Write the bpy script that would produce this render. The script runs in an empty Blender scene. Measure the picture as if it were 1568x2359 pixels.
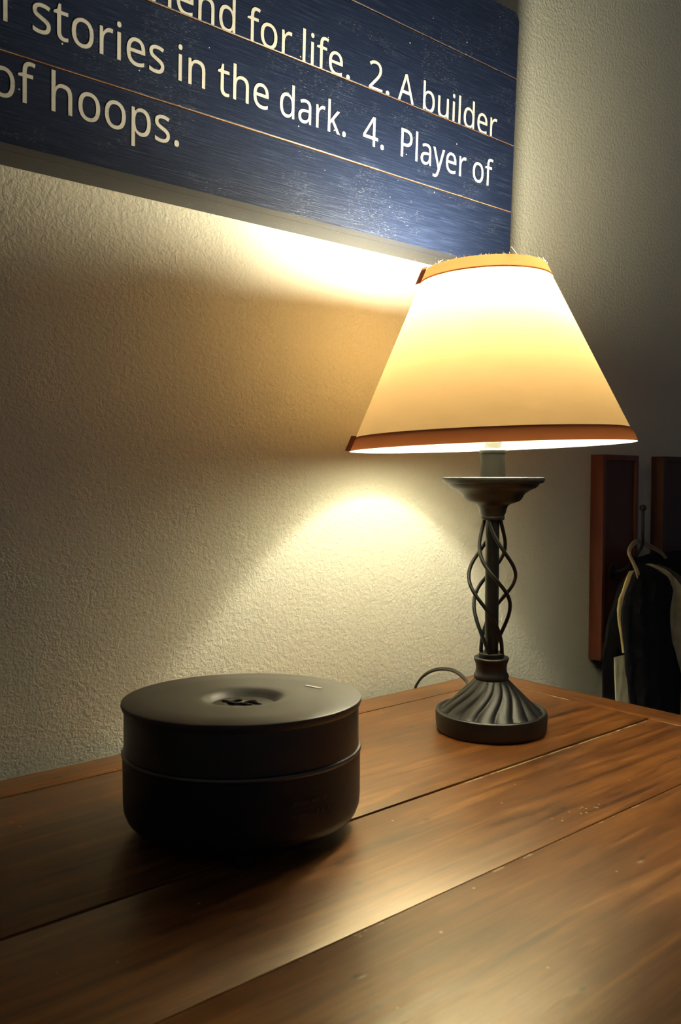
import bpy, bmesh, math, random
from mathutils import Vector, Matrix

random.seed(7)
C = bpy.context.collection
T = 0.78            # height of the table top above the floor
WALL = 0.04         # y of the wall surface

# ------------------------------------------------------------------ camera, world, exposure
AX, PT, RO = 0.87191, 0.039757, 0.0012756
FPX = 1951.1
F0 = Vector((math.cos(AX), math.sin(AX), 0)); R0 = Vector((math.sin(AX), -math.cos(AX), 0)); UP = Vector((0, 0, 1))
FW = F0*math.cos(PT) - UP*math.sin(PT)
UU = F0*math.sin(PT) + UP*math.cos(PT)
RT = R0*math.cos(RO) + UU*math.sin(RO)
UC = UU*math.cos(RO) - R0*math.sin(RO)
cam = bpy.data.cameras.new('camera'); camo = bpy.data.objects.new('camera', cam); C.objects.link(camo)
m = Matrix((RT, UC, -FW)).transposed().to_4x4()
m.translation = Vector((0, -0.82695, 0.298 + T))
camo.matrix_world = m
cam.sensor_fit = 'VERTICAL'; cam.sensor_height = 36.0; cam.sensor_width = 24.0
cam.lens = FPX/2359*36.0
cam.clip_start = 0.01
cam.dof.use_dof = True; cam.dof.focus_distance = 1.01; cam.dof.aperture_fstop = 10.0
bpy.context.scene.camera = camo
sc = bpy.context.scene
sc.view_settings.view_transform = 'Standard'; sc.view_settings.look = 'None'
sc.view_settings.gamma = 1.0; sc.view_settings.use_curve_mapping = False
sc.view_settings.exposure = 0.48
w = bpy.data.worlds.new('room_dusk'); sc.world = w; w.use_nodes = True
bg = w.node_tree.nodes['Background']; bg.inputs[0].default_value = (0.80, 0.86, 1.0, 1); bg.inputs[1].default_value = 0.035
BULB_POWER = 480.0
BULB_COLOR = (1.0, 0.94, 0.70, 1)

# ------------------------------------------------------------------ helpers
def link(name, me, mat=None, parent=None, loc=None):
    o = bpy.data.objects.new(name, me); C.objects.link(o)
    if mat is not None:
        for mm in (mat if isinstance(mat, (list, tuple)) else [mat]):
            me.materials.append(mm)
    if parent is not None: o.parent = parent
    if loc is not None: o.location = loc
    return o

def obj(name, bm, mat, parent=None, smooth=True, angle=35, loc=None):
    me = bpy.data.meshes.new(name)
    bmesh.ops.recalc_face_normals(bm, faces=bm.faces[:])
    if smooth:
        for f in bm.faces: f.smooth = True
        for e in bm.edges:
            if len(e.link_faces) == 2 and e.calc_face_angle(0) > math.radians(angle): e.smooth = False
    bm.to_mesh(me); bm.free()
    return link(name, me, mat, parent, loc)

def empty(name, loc, label, cat, group=None):
    o = bpy.data.objects.new(name, None); C.objects.link(o); o.location = loc
    o.empty_display_size = 0.05
    o['label'] = label; o['category'] = cat
    if group: o['group'] = group
    return o

def box(bm, x0, x1, y0, y1, z0, z1, bev=0.0, seg=2, mi=0):
    r = bmesh.ops.create_cube(bm, size=1.0)
    vs = r['verts']
    for v in vs:
        v.co = Vector((x0 if v.co.x < 0 else x1, y0 if v.co.y < 0 else y1, z0 if v.co.z < 0 else z1))
    fs = list({f for v in vs for f in v.link_faces})
    for f in fs: f.material_index = mi
    if bev > 0:
        es = list({e for v in vs for e in v.link_edges})
        bmesh.ops.bevel(bm, geom=es, offset=bev, segments=seg, affect='EDGES', profile=0.6)

def lathe(bm, prof, seg=96, z_off=0.0, rfun=None, close=False, uv=False):
    rings = []
    for (r, z) in prof:
        ring = []
        for i in range(seg):
            a = 2*math.pi*i/seg
            rr = rfun(r, z, a) if rfun else r
            ring.append(bm.verts.new((rr*math.cos(a), rr*math.sin(a), z + z_off)))
        rings.append(ring)
    n = len(rings)
    uvl = bm.loops.layers.uv.verify() if uv else None
    ln = 0.0
    for k in range(n if close else n-1):
        A, B = rings[k], rings[(k+1) % n]
        d = math.hypot(prof[(k+1) % n][0]-prof[k][0], prof[(k+1) % n][1]-prof[k][1])
        for i in range(seg):
            j = (i+1) % seg
            f = bm.faces.new((A[i], A[j], B[j], B[i]))
            if uv:
                us = (i/seg, (i+1)/seg, (i+1)/seg, i/seg); vv = (ln, ln, ln+d, ln+d)
                for l, u_, v_ in zip(f.loops, us, vv): l[uvl].uv = (u_, v_)
        ln += d
    if not close:
        if prof[0][0] > 1e-5: bm.faces.new(list(reversed(rings[0])))
        if prof[-1][0] > 1e-5: bm.faces.new(rings[-1])
    bmesh.ops.remove_doubles(bm, verts=bm.verts[:], dist=1e-6)

def smooth_path(pts, n=8, closed=False):
    P = [Vector(p) for p in pts]; out = []
    N = len(P)
    rng = range(N) if closed else range(N-1)
    for i in rng:
        p0 = P[(i-1) % N] if closed else P[max(i-1, 0)]
        p1 = P[i]; p2 = P[(i+1) % N]
        p3 = P[(i+2) % N] if closed else P[min(i+2, N-1)]
        for k in range(n):
            t = k/n
            out.append(0.5*((2*p1) + (-p0+p2)*t + (2*p0-5*p1+4*p2-p3)*t*t + (-p0+3*p1-3*p2+p3)*t**3))
    if not closed: out.append(P[-1])
    return out

def tube(bm, pts, r, seg=10, ends=True, flat=1.0):
    n = len(pts); rings = []
    pts = [Vector(p) for p in pts]
    t0 = (pts[1]-pts[0]).normalized()
    nrm = t0.orthogonal().normalized()
    for i, p in enumerate(pts):
        t = (pts[min(i+1, n-1)] - pts[max(i-1, 0)]).normalized()
        nrm = (nrm - t*nrm.dot(t)).normalized()
        b = t.cross(nrm)
        rr = r(i/(n-1)) if callable(r) else r
        rings.append([bm.verts.new(p + (nrm*math.cos(2*math.pi*k/seg)*flat + b*math.sin(2*math.pi*k/seg))*rr) for k in range(seg)])
    for k in range(n-1):
        for i in range(seg):
            j = (i+1) % seg
            bm.faces.new((rings[k][i], rings[k][j], rings[k+1][j], rings[k+1][i]))
    if ends:
        bm.faces.new(list(reversed(rings[0]))); bm.faces.new(rings[-1])

def sphere(bm, c, r, sx=1, sy=1, sz=1, u=20, v=12):
    rs = bmesh.ops.create_uvsphere(bm, u_segments=u, v_segments=v, radius=1.0)
    for q in rs['verts']: q.co = Vector((c[0]+q.co.x*r*sx, c[1]+q.co.y*r*sy, c[2]+q.co.z*r*sz))

# ------------------------------------------------------------------ materials
def N(nt, typ, **kw):
    n = nt.nodes.new(typ)
    for k, v in kw.items():
        if k.startswith('i_'):
            key = k[2:]
            n.inputs[int(key) if key.isdigit() else key.replace('_', ' ')].default_value = v
        else: setattr(n, k, v)
    return n

def mat(name, col=(0.5, 0.5, 0.5), rough=0.5, metal=0.0, spec=0.5):
    m_ = bpy.data.materials.new(name); m_.use_nodes = True
    b = m_.node_tree.nodes['Principled BSDF']
    b.inputs['Base Color'].default_value = (*col, 1); b.inputs['Roughness'].default_value = rough
    b.inputs['Metallic'].default_value = metal; b.inputs['Specular IOR Level'].default_value = spec
    return m_, m_.node_tree, b

def coords(nt, scale=(1, 1, 1), kind='Object'):
    tc = N(nt, 'ShaderNodeTexCoord'); mp = N(nt, 'ShaderNodeMapping')
    mp.inputs['Scale'].default_value = scale
    nt.links.new(tc.outputs[kind], mp.inputs['Vector'])
    return mp.outputs['Vector']

def noise(nt, vec, scale, detail=3, rough=0.5, dist=0.0):
    n = N(nt, 'ShaderNodeTexNoise', i_Scale=scale, i_Detail=detail, i_Roughness=rough, i_Distortion=dist)
    nt.links.new(vec, n.inputs['Vector']); return n.outputs['Fac']

def ramp(nt, fac, stops):
    r = N(nt, 'ShaderNodeValToRGB'); el = r.color_ramp.elements
    while len(el) < len(stops): el.new(0.5)
    for e, (p, c) in zip(el, stops): e.position = p; e.color = (*c, 1) if len(c) == 3 else c
    nt.links.new(fac, r.inputs['Fac']); return r.outputs['Color']

def math_(nt, op, a, b=None, c=None, clamp=False):
    n = N(nt, 'ShaderNodeMath', operation=op); n.use_clamp = clamp
    for i, v in enumerate((a, b, c)):
        if v is None: continue
        if isinstance(v, (int, float)): n.inputs[i].default_value = v
        else: nt.links.new(v, n.inputs[i])
    return n.outputs[0]

def mix(nt, fac, a, b, mode='MIX'):
    n = N(nt, 'ShaderNodeMix', data_type='RGBA', blend_type=mode)
    for sock, v in ((n.inputs[0], fac), (n.inputs[6], a), (n.inputs[7], b)):
        if isinstance(v, (int, float)): sock.default_value = v
        elif isinstance(v, tuple): sock.default_value = (*v, 1)
        else: nt.links.new(v, sock)
    return n.outputs[2]

def bump(nt, b, h, dist=0.001, strength=1.0):
    n = N(nt, 'ShaderNodeBump'); n.inputs['Distance'].default_value = dist; n.inputs['Strength'].default_value = strength
    nt.links.new(h, n.inputs['Height']); nt.links.new(n.outputs['Normal'], b.inputs['Normal'])

# painted orange-peel plaster
M_WALL, nt, b = mat('wall_paint', (0.70, 0.675, 0.55), 0.62, spec=0.25)
v = coords(nt)
h1 = noise(nt, v, 175, 3, 0.55, 0.4); h2 = noise(nt, v, 380, 2, 0.5)
hh = math_(nt, 'ADD', h1, math_(nt, 'MULTIPLY', h2, 0.25))
bump(nt, b, hh, 0.0019, 0.8)

# stained wood of the table
def wood(name, c0, c1, c2, rough, grain_axis='x', chips=False, gs=1.0):
    m_, nt, b = mat(name, c0, rough, spec=0.5)
    sc_ = {'x': (1.6, 26, 26), 'z': (26, 26, 1.6), 'y': (26, 1.6, 26)}[grain_axis]
    v = coords(nt, sc_); v0 = coords(nt)
    g = noise(nt, v, 3.2*gs, 6, 0.6, 0.6)
    g2 = noise(nt, v, 16*gs, 3, 0.6)
    big = noise(nt, coords(nt, (2.2, 6, 1) if grain_axis == 'x' else (1, 1, 1)), 3.0, 3, 0.6)
    f = math_(nt, 'ADD', math_(nt, 'MULTIPLY', g, 0.6), math_(nt, 'MULTIPLY', big, 0.4))
    f = math_(nt, 'ADD', f, math_(nt, 'MULTIPLY', math_(nt, 'SUBTRACT', g2, 0.5), 0.16))
    col = ramp(nt, f, [(0.36, c0), (0.52, c1), (0.68, c2)])
    if chips:
        sep = N(nt, 'ShaderNodeSeparateXYZ'); nt.links.new(v0, sep.inputs[0])
        X, Y = sep.outputs[0], sep.outputs[1]
        n1 = noise(nt, coords(nt), 55, 4, 0.65)
        def band(val, c, wd): return math_(nt, 'LESS_THAN', math_(nt, 'ABSOLUTE', math_(nt, 'SUBTRACT', val, c)), wd)
        def both(a, b_): return math_(nt, 'MULTIPLY', a, b_)
        # bare wood along worn plank edges
        e1 = both(both(band(Y, -0.2785, 0.0017), math_(nt, 'GREATER_THAN', X, 0.62)), math_(nt, 'GREATER_THAN', n1, 0.47))
        e2 = both(both(band(Y, -0.0305, 0.0011), math_(nt, 'GREATER_THAN', X, 0.40)), math_(nt, 'GREATER_THAN', n1, 0.585))
        e3 = both(both(band(X, 0.9650, 0.0018), math_(nt, 'LESS_THAN', Y, -0.276)), math_(nt, 'GREATER_THAN', n1, 0.42))
        e4 = both(both(band(X, 0.9652, 0.0015), band(Y, -0.105, 0.035)), math_(nt, 'GREATER_THAN', n1, 0.40))
        e5 = both(both(band(X, 0.9640, 0.0026), band(Y, -0.145, 0.014)), math_(nt, 'GREATER_THAN', n1, 0.46))
        e6 = both(both(band(Y, -0.4185, 0.0010), math_(nt, 'GREATER_THAN', X, 0.30)), math_(nt, 'GREATER_THAN', n1, 0.57))
        # small nicks: sparse specks, denser in the scraped patch
        vo = N(nt, 'ShaderNodeTexVoronoi', i_Scale=230.0); nt.links.new(v0, vo.inputs['Vector'])
        sp = math_(nt, 'LESS_THAN', vo.outputs['Distance'], 0.27)
        vc = N(nt, 'ShaderNodeSeparateColor'); nt.links.new(vo.outputs['Color'], vc.inputs[0])
        line = math_(nt, 'ADD', math_(nt, 'MULTIPLY', math_(nt, 'SUBTRACT', X, 0.652), -0.02), -0.393)
        near = both(math_(nt, 'LESS_THAN', math_(nt, 'ABSOLUTE', math_(nt, 'SUBTRACT', Y, line)), 0.0065), band(X, 0.652, 0.042))
        s1 = both(both(sp, near), math_(nt, 'GREATER_THAN', vc.outputs[0], 0.60))
        s2 = both(sp, math_(nt, 'GREATER_THAN', vc.outputs[1], 0.9965))
        tot = e1
        for q in (e2, e3, e4, e5, e6, s1, s2): tot = math_(nt, 'MAXIMUM', tot, q)
        col = mix(nt, tot, col, (0.50, 0.36, 0.19))
        # worn dents of their own in the planks
        wob_ = math_(nt, 'MULTIPLY', math_(nt, 'SUBTRACT', noise(nt, coords(nt), 90, 3, 0.6), 0.5), 0.006)
        for (dx_, dy_, rx_, ry_, c_) in ((0.327, -0.4535, 0.0055, 0.0022, (0.02, 0.008, 0.004)), (0.329, -0.4565, 0.0045, 0.0012, (0.42, 0.30, 0.16)),
                                         (0.315, -0.484, 0.0060, 0.0024, (0.018, 0.007, 0.004)), (0.419, -0.548, 0.0050, 0.0022, (0.02, 0.008, 0.004)),
                                         (0.596, -0.481, 0.0050, 0.0024, (0.38, 0.27, 0.15)), (0.603, -0.4785, 0.0060, 0.0020, (0.02, 0.008, 0.004))):
            u_ = math_(nt, 'DIVIDE', math_(nt, 'ADD', math_(nt, 'SUBTRACT', X, dx_), wob_), rx_)
            v_ = math_(nt, 'DIVIDE', math_(nt, 'ADD', math_(nt, 'SUBTRACT', Y, dy_), math_(nt, 'MULTIPLY', wob_, 0.35)), ry_)
            d2 = math_(nt, 'ADD', math_(nt, 'MULTIPLY', u_, u_), math_(nt, 'MULTIPLY', v_, v_))
            col = mix(nt, math_(nt, 'SUBTRACT', 1.0, d2, clamp=True), col, c_)
        # dark dents
        vd = N(nt, 'ShaderNodeTexVoronoi', i_Scale=13.0); nt.links.new(coords(nt, (1, 1.6, 1)), vd.inputs['Vector'])
        dd = ramp(nt, vd.outputs['Distance'], [(0.0, (0.35, 0.35, 0.35)), (0.045, (0.45, 0.45, 0.45)), (0.085, (1, 1, 1))])
        col = mix(nt, 1.0, col, dd, 'MULTIPLY')
    nt.links.new(col, b.inputs['Base Color'])
    if chips or grain_axis == 'y':
        b.inputs['Specular IOR Level'].default_value = 0.9; b.inputs['IOR'].default_value = 1.62; b.inputs['Specular Tint'].default_value = (1.0, 0.78, 0.46, 1); b.inputs['Coat Weight'].default_value = 0.12; b.inputs['Coat Roughness'].default_value = 0.34
    rr = math_(nt, 'MULTIPLY_ADD', g, 0.16, rough - 0.08); nt.links.new(rr, b.inputs['Roughness'])
    bump(nt, b, g2, 0.0005, 0.25)
    return m_
M_TABLE = wood('stained_table_wood', (0.050, 0.014, 0.0045), (0.175, 0.058, 0.012), (0.36, 0.145, 0.030), 0.36, 'x', True)
M_TABLE_END = wood('stained_table_wood_end', (0.050, 0.014, 0.0045), (0.175, 0.058, 0.012), (0.36, 0.145, 0.030), 0.36, 'y')
M_CHERRY = wood('cherry_wood', (0.085, 0.019, 0.010), (0.125, 0.029, 0.014), (0.17, 0.042, 0.019), 0.45, 'z')
M_CHERRY_D = wood('cherry_wood_panel_and_shade', (0.045, 0.016, 0.010), (0.065, 0.023, 0.014), (0.09, 0.03, 0.017), 0.5, 'z')  # dark panel wood; also the painted shade on the second board's frame
M_FLOOR = wood('floor_boards', (0.10, 0.05, 0.025), (0.16, 0.085, 0.04), (0.22, 0.12, 0.06), 0.45, 'x')

# brushed navy paint
M_NAVY, nt, b = mat('navy_paint', (0.02, 0.035, 0.10), 0.40, spec=0.42)
v = coords(nt, (5, 160, 160)); v0 = coords(nt)
g = noise(nt, v, 4.0, 5, 0.7, 0.2); big = noise(nt, coords(nt, (6, 10, 10)), 1.6, 3, 0.6)
col = ramp(nt, g, [(0.3, (0.007, 0.011, 0.026)), (0.55, (0.012, 0.019, 0.047)), (0.75, (0.036, 0.052, 0.100))])
wear = math_(nt, 'MULTIPLY', math_(nt, 'GREATER_THAN', noise(nt, coords(nt, (60, 420, 420)), 3.0, 3, 0.6), 0.625), math_(nt, 'GREATER_THAN', big, 0.535))
col = mix(nt, math_(nt, 'MULTIPLY', wear, 0.45), col, (0.30, 0.31, 0.32))
vo = N(nt, 'ShaderNodeTexVoronoi', i_Scale=75.0); nt.links.new(v0, vo.inputs['Vector'])
vc = N(nt, 'ShaderNodeSeparateColor'); nt.links.new(vo.outputs['Color'], vc.inputs[0])
sp = math_(nt, 'MULTIPLY', math_(nt, 'LESS_THAN', vo.outputs['Distance'], 0.065), math_(nt, 'GREATER_THAN', vc.outputs[0], 0.92))
col = mix(nt, sp, col, (0.62, 0.60, 0.52))
nt.links.new(col, b.inputs['Base Color'])
nt.links.new(math_(nt, 'MULTIPLY_ADD', g, 0.25, 0.28), b.inputs['Roughness'])
bump(nt, b, g, 0.0008, 0.5)
M_RAW, nt, b = mat('bare_plank_edge', (0.55, 0.33, 0.15), 0.7)
nt.links.new(ramp(nt, noise(nt, coords(nt, (30, 200, 200)), 2.0, 3), [(0.35, (0.42, 0.20, 0.07)), (0.6, (0.66, 0.42, 0.21))]), b.inputs['Base Color'])
M_LETTER, nt, b = mat('cream_letter_paint', (0.66, 0.62, 0.52), 0.55)
nt.links.new(ramp(nt, noise(nt, coords(nt, (1, 1, 1)), 70, 4, 0.7), [(0.30, (0.40, 0.39, 0.36)), (0.42, (0.64, 0.60, 0.51)), (0.6, (0.70, 0.66, 0.56))]), b.inputs['Base Color'])

M_IRON, nt, b = mat('dark_iron', (0.012, 0.011, 0.009), 0.44, metal=0.25, spec=0.6)
g = noise(nt, coords(nt), 300, 3); bump(nt, b, g, 0.0004, 0.25)
M_IRON_HL, _, _ = mat('dark_iron_cup', (0.016, 0.015, 0.013), 0.36, metal=0.25, spec=0.6)
M_SOCKET, _, _ = mat('socket_tube', (0.013, 0.012, 0.009), 0.55, spec=0.08)
M_BRASS, _, _ = mat('threaded_metal', (0.75, 0.68, 0.50), 0.3, metal=1.0)
M_CORD, _, _ = mat('brown_cord', (0.028, 0.022, 0.016), 0.42)

# translucent linen shade, white lining inside
def shade_mat(name, trans, outer, inner, ft, weave=900):
    m_ = bpy.data.materials.new(name); m_.use_nodes = True; nt = m_.node_tree
    nt.nodes.clear()
    out = N(nt, 'ShaderNodeOutputMaterial')
    tr = N(nt, 'ShaderNodeBsdfTranslucent'); df = N(nt, 'ShaderNodeBsdfDiffuse')
    geo = N(nt, 'ShaderNodeNewGeometry')
    v = coords(nt, (1, 1, 5)); n = noise(nt, v, 34, 4, 0.6); n2 = noise(nt, coords(nt, (1, 1, 1)), weave, 2)
    f = math_(nt, 'MULTIPLY_ADD', math_(nt, 'SUBTRACT', n, 0.5), 0.32, 1.0)
    f = math_(nt, 'ADD', f, math_(nt, 'MULTIPLY', math_(nt, 'SUBTRACT', n2, 0.5), 0.22))
    comb = N(nt, 'ShaderNodeCombineColor')
    for i in range(3): nt.links.new(f, comb.inputs[i])
    tcol = mix(nt, 1.0, trans, comb.outputs[0], 'MULTIPLY')
    nt.links.new(tcol, tr.inputs[0])
    dcol = mix(nt, geo.outputs['Backfacing'], outer, inner)
    nt.links.new(dcol, df.inputs[0])
    mx = N(nt, 'ShaderNodeMixShader'); mx.inputs[0].default_value = ft
    nt.links.new(df.outputs[0], mx.inputs[1]); nt.links.new(tr.outputs[0], mx.inputs[2])
    nt.links.new(mx.outputs[0], out.inputs[0])
    return m_
M_SHADE = shade_mat('shade_linen', (0.61, 0.385, 0.17), (0.62, 0.42, 0.20), (0.92, 0.89, 0.80), 0.215)
M_TRIM = shade_mat('shade_ribbon', (0.60, 0.19, 0.055), (0.36, 0.12, 0.065), (0.88, 0.84, 0.74), 0.07, 600)
M_TRIM_TOP = shade_mat('shade_ribbon_dimmed', (0.62, 0.23, 0.075), (0.40, 0.16, 0.085), (0.88, 0.84, 0.74), 0.032, 600)  # dimmer copy of the ribbon, translucency cut to tone down the bulb's glare
M_HOUS, _, _ = mat('bulb_housing', (0.8, 0.8, 0.78), 0.5)
M_THREAD, _, _ = mat('frayed_thread', (0.75, 0.62, 0.42), 0.7)

M_BULB = bpy.data.materials.new('lit_bulb'); M_BULB.use_nodes = True; nt = M_BULB.node_tree; nt.nodes.clear()
out = N(nt, 'ShaderNodeOutputMaterial'); em = N(nt, 'ShaderNodeEmission'); em.inputs[0].default_value = BULB_COLOR; em.inputs[1].default_value = BULB_POWER
# the diffuser glows strongest over its upper dome and fades towards the collar
tc = N(nt, 'ShaderNodeTexCoord'); sep = N(nt, 'ShaderNodeSeparateXYZ'); nt.links.new(tc.outputs['Object'], sep.inputs[0])
mr = N(nt, 'ShaderNodeMapRange'); mr.interpolation_type = 'SMOOTHSTEP'
for i_, v_ in enumerate((0.475, 0.512, BULB_POWER*0.10, BULB_POWER)): mr.inputs[i_+1].default_value = v_
nt.links.new(sep.outputs[2], mr.inputs[0]); nt.links.new(mr.outputs[0], em.inputs[1])
nt.links.new(em.outputs[0], out.inputs[0])

M_BLK, _, _ = mat('black_plastic', (0.013, 0.013, 0.015), 0.45, spec=0.4)
M_BLKTOP, nt, b = mat('satin_black_top', (0.055, 0.050, 0.042), 0.40, spec=0.5)
bump(nt, b, noise(nt, coords(nt), 900, 2), 0.0002, 0.3)
M_RING, _, _ = mat('grey_metal_ring', (0.15, 0.145, 0.135), 0.24, metal=0.9)
M_MARK, _, _ = mat('pale_marking', (0.60, 0.57, 0.50), 0.5)
M_MARKD, _, _ = mat('grey_marking', (0.050, 0.050, 0.055), 0.5)
M_MESH, nt, b = mat('perforated_metal', (0.03, 0.028, 0.026), 0.35, metal=0.6)
tc = N(nt, 'ShaderNodeTexCoord'); sep = N(nt, 'ShaderNodeSeparateXYZ'); nt.links.new(tc.outputs['UV'], sep.inputs[0])
U_ = math_(nt, 'MULTIPLY', sep.outputs[0], 2*math.pi*240); V_ = math_(nt, 'MULTIPLY', sep.outputs[1], 2*math.pi/0.0027)
dot = math_(nt, 'ADD', math_(nt, 'SINE', math_(nt, 'ADD', U_, V_)), math_(nt, 'SINE', math_(nt, 'SUBTRACT', U_, V_)))
hole = math_(nt, 'GREATER_THAN', dot, 0.55)
nt.links.new(mix(nt, hole, (0.09, 0.082, 0.07), (0.003, 0.003, 0.003)), b.inputs['Base Color'])
nt.links.new(math_(nt, 'MULTIPLY_ADD', hole, -0.6, 0.6), b.inputs['Metallic'])

def cloth(name, c, rough=0.85, sheen=0.0):
    m_, nt, b = mat(name, c, rough, spec=0.2)
    v = coords(nt); n = noise(nt, v, 45, 4, 0.6)
    nt.links.new(ramp(nt, n, [(0.3, tuple(x*0.8 for x in c)), (0.7, tuple(min(1, x*1.12) for x in c))]), b.inputs['Base Color'])
    bump(nt, b, noise(nt, v, 28, 3, 0.6), 0.004, 0.5)
    return m_
M_COATB = cloth('black_cloth', (0.008, 0.008, 0.010)); M_COATC = cloth('cream_cloth', (0.80, 0.66, 0.34)); M_COATL = cloth('tan_lining', (0.16, 0.12, 0.07))
M_COATW = cloth('pale_cloth', (0.82, 0.76, 0.55))

# ------------------------------------------------------------------ the room
def struct(name, bm, m_):
    o = obj(name, bm, m_, smooth=False); o['kind'] = 'structure'; return o
bm = bmesh.new(); box(bm, -2.2, 3.8, WALL, WALL+0.12, 0, 2.5); struct('wall_back', bm, M_WALL)
bm = bmesh.new(); box(bm, -2.2, 3.8, -3.2, WALL+0.12, -0.1, 0); struct('floor', bm, M_FLOOR)

# ------------------------------------------------------------------ table (origin on the floor below the sheet's x,y origin)
table = empty('wooden_table', (0.2, -0.33, 0), 'reddish-brown stained wooden table with worn plank top, standing against the wall', 'table')
def tloc(o): o.location = (-0.2, 0.33, 0)
bm = bmesh.new(); b_ = 0.0012; z0, z1 = T-0.03, T
box(bm, -0.62, 0.967, -0.0278, 0.0185, z0, z1, b_)
box(bm, -0.575, 0.9663, -0.2737, -0.0296, z0, z1, b_)
box(bm, -0.575, 0.9663, -0.4158, -0.2771, z0, z1, b_)
box(bm, -0.575, 0.9663, -0.635, -0.4166, z0, z1, b_)
box(bm, -0.62, 0.967, -0.68, -0.6358, z0, z1, b_)
box(bm, -0.62, 0.99, -0.66, 0.0, z0-0.012, z0+0.012)
top = obj('tabletop', bm, M_TABLE, table); tloc(top)
top.location.z = 0
bm = bmesh.new(); box(bm, 0.9676, 1.0105, -0.68, 0.0185, z0, z1, b_)
o = obj('end_strip', bm, M_TABLE_END, table); tloc(o)
bm = bmesh.new(); box(bm, -0.665, -0.6204, -0.68, 0.0185, z0, z1, b_)
o = obj('end_strip', bm, M_TABLE_END, table); tloc(o)
bm = bmesh.new()
for (a, b2, c, d) in ((-0.60, 0.95, -0.655, -0.635), (-0.60, 0.95, -0.02, 0.0), (-0.62, -0.60, -0.655, 0.0), (0.95, 0.97, -0.655, 0.0)):
    box(bm, a, b2, c, d, z0-0.11, z0-0.012, 0.001)
o = obj('apron', bm, M_TABLE, table); tloc(o)
for (lx, ly) in ((-0.60, -0.63), (0.95, -0.63), (-0.60, -0.02), (0.95, -0.02)):
    bm = bmesh.new(); box(bm, lx-0.025, lx+0.025, ly-0.025, ly+0.02, 0, z0-0.012, 0.003)
    o = obj('leg', bm, M_TABLE, table); tloc(o)

# ------------------------------------------------------------------ plank sign
SX = 0.990; SL = 1.70; TILT = 0.0144/0.3565
sign = empty('plank_sign', (SX, -0.03, T+0.603), 'navy blue plank wall sign with cream lettering above the lamp', 'sign')
sign.rotation_euler = (math.atan(TILT), 0, 0)
SM = sign.rotation_euler.to_matrix().to_4x4()
G = [0.0, 0.0807, 0.1740, 0.2673, 0.3570]
for k in range(4):
    bm = bmesh.new()
    za = G[k] + (0.0007 if k else 0); zb = G[k+1] - (0.0007 if k < 3 else 0)
    # outline with the two outer corners rounded
    r_ = 0.011
    pts = []
    if k == 0:
        pts += [(0 - r_ + r_*math.sin(t), za + r_ - r_*math.cos(t)) for t in [i*math.pi/12 for i in range(7)]]
    else: pts += [(0, za)]
    if k == 3:
        pts += [(0 - r_ + r_*math.cos(t), zb - r_ + r_*math.sin(t)) for t in [i*math.pi/12 for i in range(7)]]
    else: pts += [(0, zb)]
    pts += [(-SL, zb), (-SL, za)]
    F_ = [bm.verts.new((x, 0, z)) for x, z in pts]; B_ = [bm.verts.new((x, 0.019, z)) for x, z in pts]
    f = bm.faces.new(F_); bm.faces.new(list(reversed(B_)))
    n = len(pts)
    for i in range(n):
        j = (i+1) % n
        q = bm.faces.new((F_[j], F_[i], B_[i], B_[j]))
        dz = abs(pts[i][1]-pts[j][1])
        if dz < 1e-6 and not (k == 0 and pts[i][1] == za) and not (k == 3 and pts[i][1] == zb): q.material_index = 1
    es = [e for e in bm.edges if all(abs(v.co.y) < 1e-6 for v in e.verts)]
    bmesh.ops.bevel(bm, geom=es, offset=0.0007, segments=1, affect='EDGES')
    obj('plank', bm, [M_NAVY, M_RAW], sign, smooth=False)
bm = bmesh.new()
box(bm, -SL, -0.004, 0.019, 0.066, 0.0, 0.019, 0.001)
box(bm, -SL, -0.004, 0.019, 0.040, 0.338, 0.356, 0.001)
for xx in (-0.024, -0.6, -1.15, -SL): box(bm, xx, xx+0.019, 0.0195, 0.042, 0.019, 0.338)
obj('frame', bm, M_NAVY, sign, smooth=False)
bm = bmesh.new()
for k in (1, 2, 3): box(bm, -SL+0.01, -0.003, 0.0192, 0.0215, G[k]-0.01, G[k]+0.01)
obj('seam_backing', bm, M_RAW, sign, smooth=False)

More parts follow.
